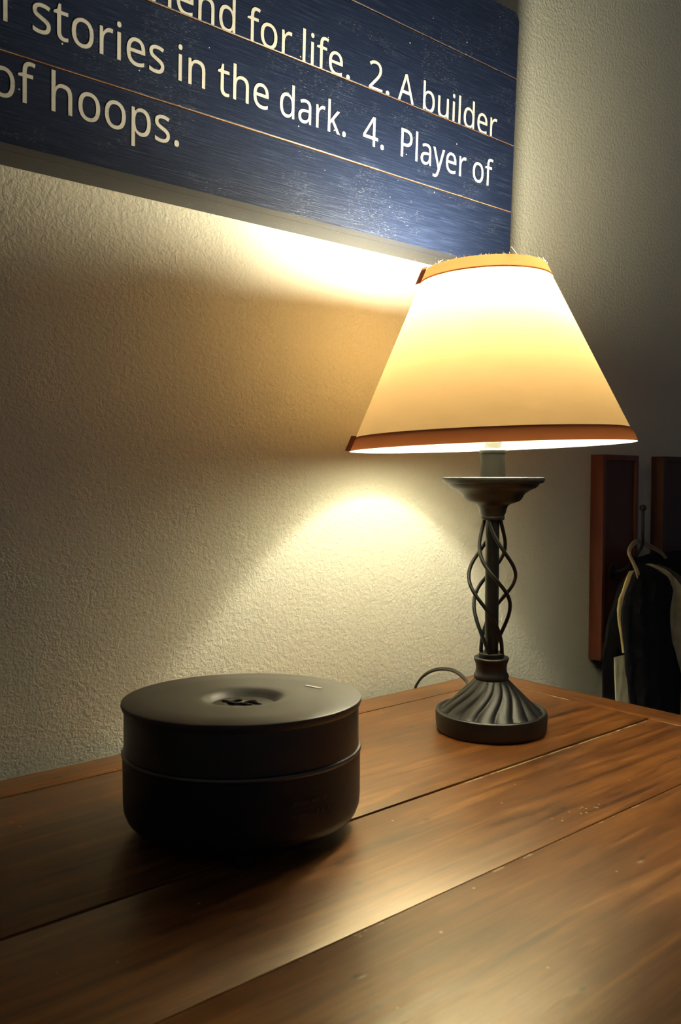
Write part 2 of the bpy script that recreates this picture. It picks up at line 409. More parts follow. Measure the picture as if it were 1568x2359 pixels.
GL = {'.':[0.18,[89,-9,79,-8,69,-5,60,1,54,10,50,22,48,36,50,51,54,63,60,71,69,77,79,80,89,81,100,80,110,77,119,71,126,63,130,51,132,36,130,22,126,10,119,1,110,-5,100,-8],[11,13,12,10,13,11,10,14,13,9,14,10,9,15,14,8,15,9,8,16,15,8,17,16,7,17,8,7,18,17,6,18,7,5,18,6,5,19,18,4,19,5,4,20,19,3,20,4,3,21,20,2,21,3,2,22,21,1,22,2,1,23,22,0,23,1]],
 '2':[0.3842,[32,0,32,49,158,176,181,199,201,221,219,240,234,259,247,278,256,296,264,314,268,334,269,355,267,380,259,400,246,415,229,427,208,434,185,436,162,434,142,430,123,424,105,415,87,404,69,390,38,430,57,445,79,458,102,470,128,479,155,484,185,486,226,482,262,471,291,452,312,427,325,396,330,359,328,334,323,311,314,288,303,267,288,245,271,224,252,202,230,179,207,155,107,56,107,54,349,54,349,0],[29,31,30,28,31,29,28,32,31,27,32,28,27,33,32,26,33,27,25,33,26,25,17,33,17,34,33,24,17,25,24,18,17,16,34,17,24,19,18,15,34,16,24,20,19,23,22,24,22,21,24,21,20,24,15,35,34,14,35,15,13,35,14,12,35,13,12,36,35,11,36,12,11,37,36,10,37,11,9,37,10,9,38,37,8,38,9,8,39,38,7,39,8,7,40,39,6,40,7,6,41,40,5,41,6,5,42,41,4,42,5,4,43,42,3,43,4,3,44,43,2,44,3,2,45,44,1,45,2,1,46,45,1,47,46,1,48,47,1,49,48,0,49,1]],
 '4':[0.3842,[244,0,244,109,14,109,14,159,240,482,301,482,301,162,371,162,371,109,301,109,301,0,72,162,244,162,244,313,244,335,244,355,245,372,246,388,246,404,247,419,244,419,241,410,236,401,231,392,226,382,221,374,216,367],[3,20,4,20,5,4,20,19,5,19,6,5,3,21,20,18,6,19,3,22,21,17,6,18,3,23,22,3,24,23,16,6,17,3,25,24,3,26,25,15,6,16,3,11,26,14,6,15,13,6,14,12,6,13,3,12,11,3,6,12,3,7,6,3,8,7,2,8,3,1,8,2,0,9,1,9,8,1,0,10,9]],
 'A':[0.4292,[0,0,187,482,242,482,428,0,366,0,308,148,118,148,61,0,138,202,290,202,236,347,235,352,232,358,230,367,227,376,224,386,221,396,218,405,216,413,214,419,210,405,207,392,203,378,199,366,196,356,193,347],[0,2,1,0,19,2,19,3,2,0,20,19,18,3,19,17,3,18,0,21,20,16,3,17,15,3,16,0,22,21,14,3,15,0,23,22,13,3,14,12,3,13,0,24,23,11,3,12,0,25,24,10,3,11,0,8,25,9,3,10,0,6,8,6,9,8,6,5,9,5,3,9,0,7,6,4,3,5]],
 'P':[0.4063,[65,0,65,480,192,480,249,475,295,463,329,443,353,415,367,380,372,338,370,313,364,288,354,264,340,243,320,224,294,208,263,196,225,189,181,187,126,187,126,0,126,238,174,238,216,241,250,248,276,261,295,279,306,304,310,336,306,364,296,387,280,405,256,418,225,425,187,428,126,428],[0,34,1,34,2,1,34,3,2,34,4,3,34,5,4,34,33,5,33,32,5,32,6,5,0,20,34,31,6,32,30,6,31,30,7,6,29,7,30,28,7,29,28,8,7,27,8,28,27,9,8,26,9,27,26,10,9,25,10,26,25,11,10,24,11,25,24,12,11,23,12,24,22,12,23,22,13,12,21,13,22,0,18,20,18,21,20,18,13,21,18,14,13,18,15,14,18,16,15,18,17,16,0,19,18]],
 'a':[0.3768,[144,-7,114,-4,86,5,63,19,45,40,34,67,31,100,36,133,50,161,73,183,106,200,150,210,204,215,265,217,265,238,262,265,256,286,245,301,230,311,212,316,190,318,172,317,154,315,136,310,120,304,104,298,89,291,70,335,87,343,106,350,126,357,148,362,170,365,193,366,234,363,266,353,291,337,308,314,319,283,322,245,322,0,279,0,268,51,265,51,249,33,233,18,216,7,196,0,173,-5,158,41,187,44,212,52,234,66,250,86,261,112,264,144,264,176,211,174,171,170,140,163,118,152,104,138,95,120,92,99,94,81,100,66,110,55,124,47,140,42],[32,34,33,31,34,32,31,35,34,30,35,31,29,35,30,29,36,35,28,36,29,27,36,28,27,37,36,26,25,27,25,24,27,24,23,27,23,22,27,22,21,27,21,20,27,20,37,27,19,37,20,18,37,19,18,38,37,17,38,18,16,38,17,15,38,16,15,39,38,14,39,15,14,40,39,13,40,14,12,56,13,56,40,13,11,56,12,10,56,11,9,56,10,8,57,9,57,56,9,55,40,56,8,58,57,8,59,58,8,60,59,7,60,8,7,61,60,54,40,55,7,62,61,6,62,7,6,63,62,53,40,54,5,63,6,5,64,63,52,42,53,42,40,53,5,65,64,4,65,5,4,66,65,51,42,52,4,67,66,50,43,51,43,42,51,50,44,43,41,40,42,4,68,67,49,44,50,4,49,68,4,44,49,3,44,4,3,45,44,2,45,3,2,46,45,2,47,46,1,47,2,1,48,47,0,48,1]],
 'b':[0.4131,[228,-7,201,-5,178,0,158,9,142,20,128,32,116,46,112,46,99,0,57,0,57,510,116,510,116,386,116,371,116,357,115,344,114,331,114,321,113,312,116,312,128,327,142,340,158,351,178,359,201,364,228,366,270,361,305,345,336,319,358,283,372,237,376,180,372,123,358,77,335,40,305,14,269,-2,219,42,248,46,272,58,291,78,304,105,312,139,315,181,304,256,272,302,218,317,183,313,157,302,138,284,126,258,119,224,116,182,116,179,119,138,126,104,138,78,157,58,184,46],[9,11,10,9,12,11,9,13,12,9,14,13,24,26,25,23,26,24,23,27,26,22,27,23,9,15,14,21,27,22,21,28,27,9,16,15,20,28,21,9,17,16,19,46,20,46,28,20,9,18,17,46,29,28,19,47,46,45,29,46,19,48,47,9,19,18,9,50,19,50,49,19,49,48,19,44,29,45,44,30,29,9,51,50,43,30,44,43,31,30,9,52,51,9,53,52,42,31,43,42,32,31,9,54,53,41,32,42,9,55,54,41,33,32,40,33,41,9,56,55,39,33,40,9,7,56,7,57,56,39,34,33,38,34,39,7,58,57,37,34,38,7,6,58,6,37,58,9,8,7,5,37,6,5,34,37,5,35,34,4,35,5,3,35,4,3,36,35,2,36,3,1,36,2,1,0,36]],
 'd':[0.4131,[185,-7,143,-2,107,14,77,40,55,76,41,123,37,179,42,236,55,283,78,319,108,346,144,361,185,367,211,365,234,360,254,351,270,340,285,328,297,314,301,314,300,320,300,329,298,340,298,350,297,359,297,367,297,510,356,510,356,0,308,0,300,48,297,48,285,34,271,21,254,9,234,0,211,-5,194,42,228,46,255,56,274,74,287,98,295,129,298,168,298,179,295,220,288,254,275,282,256,302,229,314,193,318,164,313,140,301,122,280,109,252,101,218,98,178,101,138,109,105,122,78,140,58,165,46],[25,27,26,25,28,27,11,13,12,24,28,25,11,14,13,10,14,11,10,15,14,23,28,24,10,16,15,22,28,23,9,16,10,9,17,16,21,28,22,20,28,21,9,50,17,50,18,17,19,28,20,8,51,9,51,50,9,49,18,50,48,18,49,48,19,18,48,47,19,47,46,19,46,28,19,8,52,51,8,53,52,7,53,8,7,54,53,45,28,46,7,55,54,6,55,7,44,28,45,6,56,55,5,56,6,43,28,44,5,57,56,42,28,43,5,58,57,41,28,42,4,58,5,4,59,58,40,28,41,4,60,59,3,60,4,39,30,40,30,28,40,3,61,60,38,31,39,31,30,39,38,32,31,29,28,30,3,37,61,37,32,38,3,32,37,2,32,3,2,33,32,2,34,33,1,34,2,1,35,34,1,36,35,0,36,1]],
 'e':[0.3788,[210,-7,178,-4,147,2,120,14,96,30,75,51,59,76,47,106,39,140,37,177,39,215,46,249,57,279,72,305,90,326,112,344,138,356,166,364,196,367,226,364,252,358,276,346,296,331,313,312,327,290,337,264,342,236,344,204,344,169,98,169,102,131,112,100,129,76,152,58,180,47,213,44,235,44,255,46,274,50,292,55,310,61,328,68,328,17,310,9,292,4,274,-1,255,-4,234,-6,99,216,283,216,280,244,273,269,262,290,245,306,223,315,195,318,169,315,147,306,129,291,114,271,105,246],[17,19,18,17,20,19,16,20,17,16,21,20,15,21,16,15,22,21,14,22,15,14,23,22,13,55,14,55,23,14,13,56,55,54,23,55,13,57,56,53,23,54,53,24,23,13,58,57,52,24,53,12,58,13,12,59,58,51,24,52,51,25,24,11,59,12,11,60,59,50,25,51,50,26,25,10,60,11,10,48,60,49,26,50,49,27,26,10,49,48,10,27,49,9,27,10,9,28,27,8,29,9,29,28,9,8,30,29,7,30,8,7,31,30,6,31,7,6,32,31,5,32,6,5,33,32,40,42,41,39,42,40,5,34,33,38,42,39,4,34,5,37,42,38,4,35,34,36,42,37,35,42,36,4,42,35,3,42,4,3,43,42,2,43,3,2,44,43,2,45,44,1,45,2,1,46,45,1,47,46,0,47,1]],
 'f':[0.2311,[73,0,73,314,10,314,10,342,73,362,73,383,77,425,87,458,104,483,127,500,156,510,190,514,204,513,217,512,229,510,241,507,251,505,260,502,244,455,237,458,229,460,220,462,210,464,200,465,191,465,173,463,158,457,147,446,139,430,134,409,132,384,132,360,223,360,223,314,132,314,132,0],[10,12,11,10,13,12,10,14,13,9,14,10,9,15,14,9,16,15,9,17,16,9,18,17,8,22,9,22,21,9,21,20,9,20,19,9,19,18,9,7,24,8,24,23,8,23,22,8,7,25,24,7,26,25,6,26,7,6,27,26,6,28,27,6,29,28,5,29,6,5,30,29,5,31,30,4,31,5,3,31,4,3,32,31,3,33,32,2,33,3,1,33,2,0,34,1,34,33,1,0,35,34]],
 'h':[0.4151,[57,0,57,510,116,510,116,361,116,343,115,326,113,310,117,310,130,327,146,341,164,352,185,360,206,364,229,366,269,362,302,352,328,335,346,310,357,276,361,234,361,0,302,0,302,230,293,278,266,307,222,317,186,313,158,302,139,283,126,257,119,225,116,186,116,0],[0,2,1,0,3,2,12,14,13,11,14,12,11,15,14,0,4,3,10,15,11,10,16,15,9,16,10,0,5,4,8,16,9,8,17,16,7,25,8,25,17,8,0,6,5,7,26,25,24,17,25,7,27,26,0,7,6,0,29,7,29,28,7,28,27,7,24,18,17,23,18,24,22,18,23,22,19,18,0,30,29,22,20,19,21,20,22,0,31,30,0,32,31]],
 'i':[0.1733,[57,0,57,360,116,360,116,0,87,420,78,421,70,424,62,429,57,436,54,446,52,457,54,469,57,479,62,486,70,491,78,494,87,495,96,494,104,491,111,486,117,479,120,469,122,457,120,446,117,436,111,429,104,424,96,421],[15,17,16,14,17,15,14,18,17,13,18,14,13,19,18,12,19,13,12,20,19,11,20,12,11,21,20,10,21,11,10,22,21,9,22,10,9,23,22,8,23,9,8,24,23,7,24,8,7,25,24,6,25,7,6,26,25,5,26,6,5,27,26,4,27,5,0,2,1,0,3,2]],
 'k':[0.3587,[57,0,57,510,116,510,116,244,115,236,115,226,115,216,114,204,114,194,113,185,116,185,119,190,123,195,128,201,133,208,138,214,144,221,149,228,154,234,158,238,273,360,342,360,197,206,353,0,281,0,156,168,116,132,116,0],[0,2,1,0,3,2,19,21,20,19,22,21,0,4,3,18,22,19,0,5,4,17,22,18,16,22,17,0,6,5,15,22,16,0,7,6,14,22,15,13,22,14,13,23,22,0,8,7,12,25,13,25,23,13,11,25,12,0,9,8,10,25,11,0,10,9,0,26,10,26,25,10,24,23,25,0,27,26]],
 'l':[0.1733,[57,0,57,510,116,510,116,0],[0,2,1,0,3,2]],
 'n':[0.4151,[57,0,57,360,105,360,114,311,117,311,130,328,146,342,165,353,186,361,208,365,230,367,270,363,302,353,328,336,346,310,357,277,361,234,361,0,302,0,302,230,293,278,266,307,222,317,186,313,158,302,139,283,126,258,119,226,116,187,116,0],[9,11,10,8,11,9,8,12,11,7,12,8,0,2,1,0,3,2,6,12,7,6,13,12,5,13,6,5,14,13,4,22,5,22,14,5,4,23,22,21,14,22,4,24,23,0,4,3,0,26,4,26,25,4,25,24,4,21,15,14,20,15,21,19,15,20,19,16,15,0,27,26,19,17,16,18,17,19,0,28,27,0,29,28]],
 'o':[0.4063,[202,-7,172,-4,143,3,117,15,94,32,74,53,58,79,46,109,39,143,37,181,42,236,57,282,82,318,116,345,156,361,204,367,236,364,264,357,290,345,314,328,333,307,349,282,361,252,368,218,370,181,365,126,350,80,325,42,291,15,250,-1,204,42,236,46,263,59,283,80,298,107,306,141,309,181,306,220,298,254,283,281,263,301,236,313,203,317,170,313,143,301,123,281,109,254,101,220,98,181,101,141,109,107,123,80,143,59,170,46],[14,16,15,14,17,16,13,17,14,13,18,17,12,18,13,12,19,18,12,42,19,42,20,19,11,43,12,43,42,12,41,20,42,11,44,43,40,20,41,40,21,20,11,45,44,39,21,40,39,22,21,10,45,11,10,46,45,38,22,39,10,47,46,37,22,38,37,23,22,9,47,10,36,23,37,9,48,47,36,24,23,8,48,9,8,49,48,35,24,36,35,25,24,7,49,8,7,50,49,34,25,35,34,26,25,6,50,7,6,51,50,33,26,34,6,52,51,32,26,33,32,27,26,5,52,6,5,53,52,31,27,32,4,53,5,4,30,53,30,27,31,4,27,30,4,28,27,3,28,4,2,28,3,2,29,28,1,29,2,1,0,29]],
 'p':[0.4131,[57,-161,57,360,105,360,114,311,116,311,128,326,142,339,158,351,178,360,201,365,228,367,270,362,306,346,336,320,358,284,372,238,376,181,372,124,358,78,336,41,305,14,270,-1,228,-7,202,-5,179,0,159,9,142,20,128,32,116,46,112,46,113,37,114,28,115,17,116,6,116,-4,116,-13,116,-161,219,42,240,44,258,50,273,60,286,74,296,90,305,110,310,132,314,156,315,181,312,220,304,253,291,280,272,301,248,313,218,317,184,314,159,303,140,286,127,262,119,231,116,192,116,181,119,140,126,106,138,78,157,58,184,46],[9,11,10,8,11,9,8,12,11,0,2,1,0,3,2,7,12,8,6,12,7,6,13,12,5,13,6,4,52,5,52,13,5,52,51,13,51,14,13,4,53,52,4,54,53,50,14,51,0,4,3,0,57,4,57,56,4,56,55,4,55,54,4,49,14,50,49,15,14,48,15,49,47,15,48,47,16,15,0,58,57,46,16,47,0,59,58,45,16,46,0,60,59,45,17,16,44,17,45,0,61,60,43,17,44,43,18,17,42,18,43,0,29,61,29,62,61,41,18,42,29,63,62,41,19,18,40,19,41,39,19,40,29,64,63,38,19,39,29,28,64,28,37,64,0,30,29,27,37,28,37,19,38,27,19,37,27,20,19,0,31,30,26,20,27,0,32,31,25,20,26,0,33,32,25,21,20,24,21,25,0,34,33,23,21,24,23,22,21,0,35,34,0,36,35]],
 'r':[0.2774,[57,0,57,360,105,360,112,294,115,294,128,313,143,330,160,345,179,357,201,364,225,367,232,367,239,366,247,366,254,365,261,364,267,363,260,308,254,310,248,311,241,312,234,312,227,313,221,313,203,311,186,306,169,298,154,286,141,272,131,256,123,236,118,215,116,192,116,0],[9,11,10,9,12,11,9,13,12,9,14,13,9,15,14,8,15,9,8,16,15,8,17,16,0,2,1,0,3,2,7,17,8,6,18,7,18,17,7,5,23,6,23,22,6,22,21,6,21,20,6,20,19,6,19,18,6,4,24,5,24,23,5,4,25,24,4,26,25,4,27,26,0,4,3,0,30,4,30,29,4,29,28,4,28,27,4,0,31,30,0,32,31,0,33,32]],
 's':[0.3217,[148,-7,124,-6,102,-4,83,-1,66,4,50,10,35,16,35,70,50,63,68,56,87,50,108,45,128,42,149,41,176,43,198,47,214,55,225,66,232,79,234,94,234,103,231,111,227,118,221,125,212,132,200,140,186,147,168,155,146,164,124,173,104,182,86,191,71,200,58,211,48,223,40,237,36,253,34,271,38,300,51,323,72,342,99,356,132,364,169,367,191,366,211,364,231,360,249,356,267,350,284,342,264,296,248,302,233,307,216,312,200,315,182,318,165,318,143,317,124,313,110,307,99,298,93,287,91,275,92,265,94,257,99,250,106,243,116,236,129,229,144,222,162,215,183,206,205,198,224,189,242,180,257,170,269,159,279,147,286,133,290,118,292,99,287,67,274,41,252,20,224,5,189,-4],[42,44,43,42,45,44,41,45,42,41,46,45,41,47,46,40,47,41,40,48,47,40,49,48,40,54,49,54,53,49,53,52,49,52,51,49,51,50,49,39,56,40,56,55,40,55,54,40,38,57,39,57,56,39,38,58,57,38,59,58,38,60,59,37,60,38,37,61,60,37,62,61,37,63,62,36,63,37,36,64,63,36,65,64,35,65,36,35,66,65,35,67,66,34,67,35,34,68,67,34,69,68,33,69,34,33,70,69,33,71,70,32,71,33,32,72,71,31,72,32,31,73,72,30,73,31,30,74,73,29,74,30,29,75,74,28,75,29,28,76,75,27,76,28,27,77,76,26,77,27,25,77,26,25,78,77,24,78,25,24,79,78,23,79,24,22,79,23,21,79,22,21,80,79,20,80,21,19,80,20,19,81,80,18,81,19,17,81,18,6,8,7,17,82,81,16,82,17,6,9,8,6,10,9,15,82,16,6,11,10,14,82,15,6,12,11,13,82,14,6,13,12,6,82,13,6,83,82,6,84,83,5,84,6,4,84,5,4,85,84,3,85,4,2,85,3,2,0,85,1,0,2]],
 't':[0.2425,[167,-7,149,-6,132,-2,115,3,100,11,87,22,77,37,68,55,63,78,62,105,62,314,11,314,11,342,62,366,86,443,121,443,121,360,225,360,225,314,121,314,121,106,123,86,128,70,137,57,148,49,162,43,177,42,186,42,196,43,205,44,214,46,221,47,228,49,228,4,220,1,212,-2,201,-4,189,-5,178,-6],[13,15,14,13,16,15,12,16,13,12,17,16,12,18,17,11,18,12,10,18,11,9,19,10,19,18,10,9,20,19,9,21,20,8,21,9,8,22,21,7,22,8,7,23,22,7,24,23,6,24,7,31,33,32,6,25,24,30,33,31,29,33,30,28,33,29,6,26,25,27,33,28,26,33,27,6,33,26,5,33,6,4,33,5,3,33,4,3,34,33,2,34,3,2,35,34,2,36,35,1,36,2,1,37,36,1,38,37,0,38,1]],
 'u':[0.4151,[184,-7,144,-3,112,7,86,24,68,50,57,83,53,124,53,360,113,360,113,128,122,80,148,52,193,42,228,46,256,57,276,76,289,102,296,134,299,173,299,360,358,360,358,0,310,0,301,48,298,48,285,31,269,17,250,6,229,-1,207,-5],[6,8,7,6,9,8,18,20,19,18,21,20,17,21,18,16,21,17,6,10,9,5,10,6,15,21,16,4,10,5,4,11,10,14,23,15,23,21,15,13,24,14,24,23,14,4,12,11,3,12,4,13,25,24,22,21,23,12,25,13,3,25,12,3,26,25,2,26,3,2,27,26,1,27,2,1,28,27,1,29,28,0,29,1]],
 'y':[0.3425,[56,-161,46,-161,37,-160,28,-160,20,-158,14,-157,7,-156,7,-109,13,-110,19,-111,25,-112,32,-112,40,-113,47,-113,66,-111,83,-105,97,-95,108,-82,118,-67,127,-49,146,-1,1,360,64,360,142,155,148,138,154,120,160,104,165,88,169,72,172,57,175,57,178,69,182,84,187,101,193,119,199,138,206,156,279,360,342,360,187,-50,174,-81,157,-108,139,-131,116,-148,89,-158],[20,22,21,20,23,22,36,38,37,36,39,38,35,39,36,20,24,23,20,25,24,34,39,35,20,26,25,33,39,34,20,27,26,32,39,33,20,28,27,31,39,32,20,29,28,30,39,31,20,30,29,20,39,30,19,39,20,18,39,19,18,40,39,17,40,18,17,41,40,16,41,17,15,41,16,14,41,15,14,42,41,6,8,7,6,9,8,6,10,9,13,42,14,6,11,10,6,12,11,6,13,12,6,42,13,6,43,42,6,44,43,5,44,6,4,44,5,4,0,44,3,0,4,2,0,3,1,0,2]]}
FS = 0.0735
def word(bm, text, x1, base, x0=None):
    """cream letters painted on the planks; x1 right end, x0 left end (sign coordinates)"""
    pen = 0.0; vs = []; fs = []
    for ch in text:
        adv, vv, ff = GL[ch]; o_ = len(vs)
        vs += [(pen + vv[2*i]/1000, vv[2*i+1]/1000) for i in range(len(vv)//2)]
        fs += [(ff[3*i]+o_, ff[3*i+1]+o_, ff[3*i+2]+o_) for i in range(len(ff)//3)]
        pen += adv
    mn = min(p[0] for p in vs); mx_ = max(p[0] for p in vs)
    sx = (x1-x0)/(mx_-mn) if x0 is not None else FS*0.87
    V = [bm.verts.new((x1 + (p[0]-mx_)*sx, -0.0004, base + p[1]*FS)) for p in vs]
    for f in fs:
        try: bm.faces.new([V[i] for i in f])
        except ValueError: pass
ROWS = [(0.1740, [('friend', 0.514, None), ('for', 0.5903, 0.5297), ('life.', 0.6773, 0.6055), ('2.', 0.7424, 0.708), ('A', 0.7861, 0.757), ('builder', 0.950, 0.8024)]),
        (0.1066, [('of', 0.2806, None), ('stories', 0.4297, 0.2952), ('in', 0.4778, 0.4457), ('the', 0.5596, 0.4934), ('dark.', 0.6731, 0.5751), ('4.', 0.7359, 0.701), ('Player', 0.8892, 0.7654), ('of', 0.9455, 0.9031)]),
        (0.0399, [('of', 0.298, None), ('hoops.', 0.4478, 0.3129)])]
for base, words in ROWS:
    for t_, x1, x0 in words:
        bm = bmesh.new()
        word(bm, t_, x1-SX, base, None if x0 is None else x0-SX)
        for k in (1, 2, 3):
            lo, hi = G[k]-0.0011, G[k]+0.0011
            for zc in (lo, hi):
                bmesh.ops.bisect_plane(bm, geom=bm.verts[:]+bm.edges[:]+bm.faces[:], plane_co=(0, 0, zc), plane_no=(0, 0, 1), dist=1e-7)
            bmesh.ops.delete(bm, geom=[f for f in bm.faces if lo < f.calc_center_median().z < hi], context='FACES')
        for f in bm.faces:
            if f.normal.y > 0: f.normal_flip()
        me = bpy.data.meshes.new('lettering'); bm.to_mesh(me); bm.free()
        link('lettering', me, M_LETTER, sign)

# ------------------------------------------------------------------ lamp
LX, LY = 0.7807, -0.1771
lamp = empty('table_lamp', (LX, LY, T+0.0004), 'lit table lamp with tan cone shade and twisted dark iron stem', 'lamp')
lamp.rotation_euler = (0, 0, math.atan2(R0.y, R0.x))      # local x = to the right as seen, local -y = towards the viewer
K = 0.0005181
def zl(p): return 0.298 + (1101-p)*K
def zq(q): return zl(980 + q/2.537)
def rq(q): return q/2.537*K

bm = bmesh.new()
lathe(bm, [(0.062, 0.0), (0.0640, 0.0005), (0.0648, 0.003), (0.0655, 0.010), (0.0658, 0.0195), (0.0652, 0.0222), (0.0636, 0.0232), (0.0612, 0.0228), (0.0598, 0.0215), (0.0001, 0.0215)], 128)
obj('base_disc', bm, M_IRON, lamp)
# fluted skirt
def flute(r, z, a):
    t = max(0, min(1, (0.060-z)/(0.060-0.0215)))
    s = t*t*(3-2*t)
    ph = a + math.radians(28)*s
    u = abs(math.sin(8*ph))
    amp = 0.085*(0.55+0.45*min(1, t*2.2))
    fade = min(1, t/0.06)
    return r*(1 - amp*fade*(1-u)**1.3)
prof = []
for i in range(29):
    t = i/28
    z = 0.0600 - t*(0.0600-0.0212)
    r = 0.0200 + (0.0600-0.0200)*(t**1.06)
    if t > 0.93: r += 0.0004
    prof.append((r, z))
bm = bmesh.new(); lathe(bm, prof, 384, rfun=flute)
obj('fluted_skirt', bm, M_IRON, lamp, angle=60)
# collar
bm = bmesh.new()
lathe(bm, [(0.0, 0.0585), (0.0188, 0.0585), (0.0204, 0.0610), (0.0207, 0.0635), (0.0200, 0.0658), (0.0187, 0.0675), (0.0181, 0.0710), (0.0181, 0.0745), (0.0187, 0.0785), (0.0199, 0.0815), (0.0206, 0.0830), (0.0206, 0.0848), (0.0198, 0.0858), (0.0185, 0.0862), (0.0150, 0.0856), (0.0148, 0.0870), (0.0152, 0.0885), (0.0148, 0.0905), (0.0138, 0.0912), (0.0, 0.0912)], 72)
obj('collar', bm, M_IRON, lamp)
bm = bmesh.new()
lathe(bm, [(0.0079, 0.085), (0.0080, 0.13), (0.0081, 0.19), (0.0080, 0.25)], 40)
obj('pole', bm, M_IRON, lamp)
RP = [(0, .0098), (.05, .0108), (.1, .0125), (.176, .0163), (.3, .0232), (.38, .0268), (.46, .0281), (.55, .0270), (.67, .0215), (.8, .0165), (.9, .0140), (.96, .0130), (1.0, .0122)]
def rprof(t):
    for (a, ra), (b2, rb) in zip(RP, RP[1:]):
        if t <= b2:
            u = (t-a)/(b2-a); return ra + (rb-ra)*u
    return RP[-1][1]
ZT, ZB = zq(545)+0.001, zq(1318)
for k in range(4):
    pts = []
    for i in range(65):
        t = i/64; q = 545 + t*(1318-545)
        # rod 0 passes the front at q=640 moving to the right going down
        phi = math.radians((q-640)/245*90) - k*math.pi/2
        r = sum(rprof(min(1, max(0, t+d))) for d in (-.05, -.025, 0, .025, .05))/5
        x = r*math.sin(phi); y = -r*math.cos(phi)
        pts.append((x, y, ZT + t*(ZB-ZT)))
    bm = bmesh.new(); tube(bm, pts, 0.00225, 10)
    obj('twisted_rod', bm, M_IRON, lamp, angle=60)
# drip cup
cp = [(0.0, 545), (33, 545), (34, 535), (34, 526), (33, 524)]
bm = bmesh.new()
lathe(bm, [(0.0, zq(547)), (rq(66), zq(547)), (rq(69), zq(543)), (rq(69), zq(530)), (rq(67), zq(526)), (rq(70), zq(518)), (rq(76), zq(505)), (rq(80), zq(485)), (rq(86), zq(468)), (rq(100), zq(457)), (rq(128), zq(448)), (rq(150), zq(440)), (rq(164), zq(428)), (rq(172), zq(414)), (rq(178), zq(401)), (rq(190), zq(390)), (rq(207), zq(379)), (rq(222), zq(371)), (rq(240), zq(364)), (rq(254), zq(354)), (rq(261), zq(343)), (rq(264), zq(338)), (rq(281), zq(335)), (rq(290), zq(326)), (rq(293), zq(314)), (rq(291), zq(305)), (rq(286), zq(301)), (rq(272), zq(305)), (rq(250), zq(318)), (rq(120), zq(330)), (0, zq(331))], 128)
obj('drip_cup', bm, M_IRON_HL, lamp)
bm = bmesh.new()
lathe(bm, [(0.0, zq(330)), (rq(71), zq(330)), (rq(72), zq(180)), (rq(72), zq(166)), (0, zq(166))], 48)
obj('candle_tube', bm, M_SOCKET, lamp)
bm = bmesh.new()
lathe(bm, [(rq(72), zq(166)), (rq(78), zq(162)), (rq(79), zq(148)), (rq(74), zq(142)), (0.0, zq(141))], 48)
obj('tube_cap', bm, M_IRON_HL, lamp)
bm = bmesh.new()
pr = [(0.0, zq(141)), (rq(47), zq(141))]
for i in range(7):
    z = 0.3335 + i*0.0016; pr += [(0.0094, z), (0.0101, z+0.0008)]
pr += [(0.0122, 0.3450), (0.0122, 0.3475), (0.0095, 0.3480), (0.0095, 0.400), (0.0118, 0.406), (0.0118, 0.428), (0, 0.4281)]
lathe(bm, pr, 40)
obj('bulb_socket', bm, M_BRASS, lamp)
bm = bmesh.new()
BR, BZ0, BZ1 = 0.0235, 0.449, 0.549
bp = [(0.0001, BZ0), (BR-0.006, BZ0), (BR, BZ0+0.006), (BR, 0.475), (BR, 0.50), (BR, BZ1-BR)]
for i in range(1, 6):
    a = math.radians(90)*i/6; bp.append((BR*math.cos(a), BZ1-BR+BR*math.sin(a)))
bp.append((0.0001, BZ1))
lathe(bm, bp, 24)
obj('bulb', bm, M_BULB, lamp)['label'] = 'glowing white bulb'
bm = bmesh.new()
lathe(bm, [(0.0, 0.4285), (0.0125, 0.4285), (0.0165, 0.436), (0.0170, 0.4485), (0.0, 0.4486)], 32)
obj('bulb_base', bm, M_HOUS, lamp)

# shade, leaning slightly to the left as seen
ZS0, ZS1, RS0, RS1 = 0.3400, 0.5400, 0.1622, 0.0702
LEAN = -0.033
def place_shade(o):
    # lean about the shade's own middle
    M_ = Matrix.Translation((-0.0080, 0, 0.44)) @ Matrix.Rotation(LEAN, 4, 'Y') @ Matrix.Translation((0, 0, -0.44))
    o.matrix_local = M_
def wob(a, t): return 1 + 0.004*math.sin(3*a+1.0)*(1-t) + 0.003*math.sin(2*a)*t
bm = bmesh.new(); seg = 160; rings = []
for i in range(25):
    t = 0.045+0.893*i/24; z = ZS0 + t*(ZS1-ZS0); r = RS0 + t*(RS1-RS0)
    rings.append([bm.verts.new((r*wob(2*math.pi*k/seg, t)*math.cos(2*math.pi*k/seg), r*wob(2*math.pi*k/seg, t)*math.sin(2*math.pi*k/seg), z)) for k in range(seg)])
for i in range(24):
    for k in range(seg):
        j = (k+1) % seg; bm.faces.new((rings[i][k], rings[i][j], rings[i+1][j], rings[i+1][k]))
me = bpy.data.meshes.new('lamp_shade'); 
for f in bm.faces: f.smooth = True
bm.to_mesh(me); bm.free()
shade = link('lamp_shade', me, M_SHADE, lamp); place_shade(shade)

def band(t0, t1, off):
    """ribbon sewn round the rim: one folded sheet, slightly proud of the linen"""
    bm = bmesh.new(); seg = 160; rg = []
    for (t, o_) in ((t0, off*0.3), (t0+(t1-t0)*0.08, off), (t0+(t1-t0)*0.5, off*1.25), (t0+(t1-t0)*0.92, off), (t1, off*0.35)):
        z = ZS0 + t*(ZS1-ZS0); r = RS0 + t*(RS1-RS0) + o_
        rg.append([bm.verts.new((r*wob(2*math.pi*k/seg, t)*math.cos(2*math.pi*k/seg), r*wob(2*math.pi*k/seg, t)*math.sin(2*math.pi*k/seg), z)) for k in range(seg)])
    for A, B in zip(rg, rg[1:]):
        for k in range(seg):
            j = (k+1) % seg; bm.faces.new((A[k], A[j], B[j], B[k]))
    return bm
bm = band(-0.028, 0.052, 0.0011)
